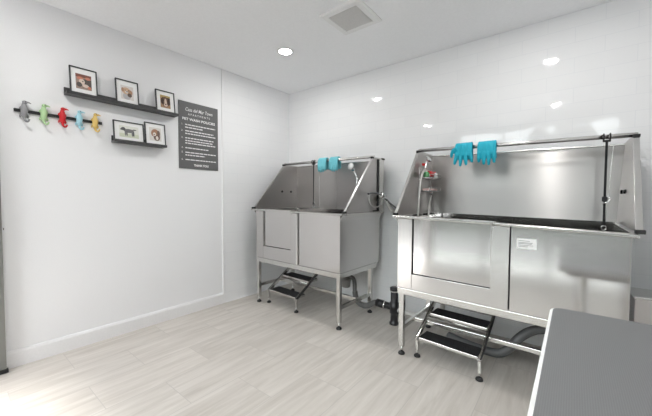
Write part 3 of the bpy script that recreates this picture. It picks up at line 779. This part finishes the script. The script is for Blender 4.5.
MB().lathe([(0.046, 0.0), (0.046, 0.02), (0.036, 0.03), (0.036, 0.11), (0.045, 0.115), (0.045, 0.22), (0.036, 0.225), (0.036, 0.335)], q(1.885, 0), seg=24).build('standpipe', M['blackplastic'], t)
MB().lathe([(0.042, 0.0), (0.042, 0.012)], q(1.885, 0.328), seg=24).build('ring', M['palegrey'], t)
MB().lathe([(0.044, 0.0), (0.044, 0.028), (0.034, 0.034), (0.0, 0.034)], q(1.885, 0.340), seg=24).build('cap', M['blackplastic'], t)
MB().tube([q(1.91, 0.150), q(2.05, 0.145, -0.39), q(2.25, 0.150, -0.38), q(2.33, 0.19, -0.38), q(2.35, 0.30, -0.38), q(2.35, 0.52, -0.38)], 0.021, fine=5).build('supply_branch', M['palegrey'], t)

t = thing('drain_hose', 'dark grey corrugated drain hose arching up from the floor beneath the tub', 'hose', (2.75, -0.42, 0))
pts = [(2.38, -0.36, 0.036), (2.55, -0.42, 0.034), (2.69, -0.45, 0.036), (2.79, -0.46, 0.050), (2.855, -0.455, 0.105), (2.915, -0.44, 0.195), (2.985, -0.42, 0.262), (3.065, -0.41, 0.298), (3.16, -0.40, 0.305), (3.24, -0.40, 0.36), (3.25, -0.40, 0.50)]
m = MB().tube([(a - 2.75, b_ + 0.42, c) for a, b_, c in pts], 0.033, seg=16, fine=10)
m.build('hose_body', M['hose'], t)
MB().lathe([(0.042, 0.0), (0.042, 0.05)], (0.50, 0.02, 0.45), seg=16).build('hose_clamp', M['chrome'], t)

# ------------------------------------------------------------------ grooming table
TZ = 0.76
t = thing('grooming_table', 'grey ribbed rubber grooming table with a white edge', 'table', (3.132, -1.385, 0), math.radians(-0.7))
TW, TL, rr = 0.66, 1.25, 0.05
def rounded(x0, y0, x1, y1, r, n=6):
    pts = []
    for cx, cy, a0 in ((x1 - r, y1 - r, 0), (x0 + r, y1 - r, PI/2), (x0 + r, y0 + r, PI), (x1 - r, y0 + r, 1.5*PI)):
        pts += [(cx + r * math.cos(a0 + k * PI / 2 / n), cy + r * math.sin(a0 + k * PI / 2 / n)) for k in range(n + 1)]
    return pts
MB().prism(rounded(0, -TL, TW, 0, rr), 'z', TZ - 0.030, TZ).build('edge_band', M['tablewhite'], t, bevel=0.004)
MB().prism(rounded(0.011, -TL + 0.011, TW - 0.011, -0.008, rr - 0.009), 'z', TZ - 0.004, TZ + 0.0025).build('rubber_top', M['rib'], t)
m = MB()
for a in (-0.10, -TL + 0.10): m.box((0.06, a - 0.02, TZ - 0.07), (TW - 0.06, a + 0.02, TZ - 0.03))
for a in (0.06, TW - 0.10): m.box((a, -TL + 0.12, TZ - 0.07), (a + 0.04, -0.12, TZ - 0.03))
m.build('under_frame', M['steel_tube'], t, bevel=0.002)
for a in (0.16, TW - 0.16):
    for b_ in (-0.10, -TL + 0.10):
        lg = MB().tube([(a, b_, TZ - 0.07), (a, b_, 0.02)], 0.016).build('leg', M['steel_tube'], t)
        MB().lathe([(0.022, 0.0), (0.022, 0.03)], (a, b_, 0), seg=14).build('foot', M['black'], lg)

# low steel cabinet to the right of the tub
t = thing('steel_cabinet', 'low brushed steel cabinet against the tiled wall past the tub end', 'cabinet', (3.74, -0.16, 0))
MB().box((-0.19, -0.13, 0.06), (0.19, 0.155, 0.60)).build('cabinet_body', steel('cabinet_steel', col=(0.62, 0.585, 0.57), rough=0.33, grain='z', strength=0.15), t, bevel=0.003)
MB().box((-0.195, -0.135, 0.60), (0.195, 0.155, 0.615)).build('cabinet_top', M['steel_tube'], t, bevel=0.003)
MB().box((-0.17, -0.11, 0.0), (0.17, 0.14, 0.06)).build('plinth', M['black'], t)

# ------------------------------------------------------------------ light
for x, y in ((0.905, -0.948), (3.0, -0.94), (3.0, -2.88), (0.93, -3.0)):
    l = bpy.data.lights.new('downlight_lamp', 'AREA'); l.shape = 'DISK'; l.size = 0.10; l.energy = 6
    l.color = (1.0, 0.985, 0.96); l.spread = math.radians(180)
    o = bpy.data.objects.new('downlight_lamp', l); C.objects.link(o); o.location = (x, y, CEIL - 0.015)
sun = bpy.data.lights.new('sun', 'SUN'); sun.energy = 5.5; sun.angle = math.radians(13); sun.color = (1.0, 0.985, 0.96)
so = bpy.data.objects.new('sun', sun); C.objects.link(so)
el = math.radians(59.5); hz = Vector((0.207, 0.978, 0)).normalized()
dv = Vector((hz.x * math.cos(el), hz.y * math.cos(el), -math.sin(el)))
so.rotation_euler = dv.to_track_quat('-Z', 'Y').to_euler()
W = bpy.data.worlds.new('World'); S.world = W; W.use_nodes = True
bg = W.node_tree.nodes['Background']; bg.inputs['Color'].default_value = (0.94, 0.97, 1.0, 1); bg.inputs['Strength'].default_value = 6.5

# ------------------------------------------------------------------ camera
cam = bpy.data.cameras.new('camera'); co = bpy.data.objects.new('camera', cam); C.objects.link(co)
f, yaw, pit, roll = 305.2043, 0.669851, 0.0365542, 0.00460679
fw = Vector((-math.sin(yaw) * math.cos(pit), math.cos(yaw) * math.cos(pit), -math.sin(pit)))
r0 = Vector((math.cos(yaw), math.sin(yaw), 0)); u0 = r0.cross(fw)
r1 = r0 * math.cos(roll) + u0 * math.sin(roll); u1 = u0 * math.cos(roll) - r0 * math.sin(roll)
mw = Matrix((r1, u1, -fw)).transposed().to_4x4(); mw.translation = (3.18256, -3.149428, 1.268428)
co.matrix_world = mw
cam.sensor_fit = 'HORIZONTAL'; cam.sensor_width = 36.0; cam.lens = 36.0 * f / 652.0
cam.clip_start = 0.02
S.camera = co
S.view_settings.view_transform = 'Standard'; S.view_settings.look = 'None'
S.view_settings.gamma = 1.0; S.view_settings.use_curve_mapping = False
S.view_settings.exposure = 0.48
S.cycles.use_denoising = True
S.cycles.max_bounces = 28; S.cycles.diffuse_bounces = 24; S.cycles.glossy_bounces = 6
S.cycles.caustics_reflective = False
S.cycles.sample_clamp_indirect = 10.0
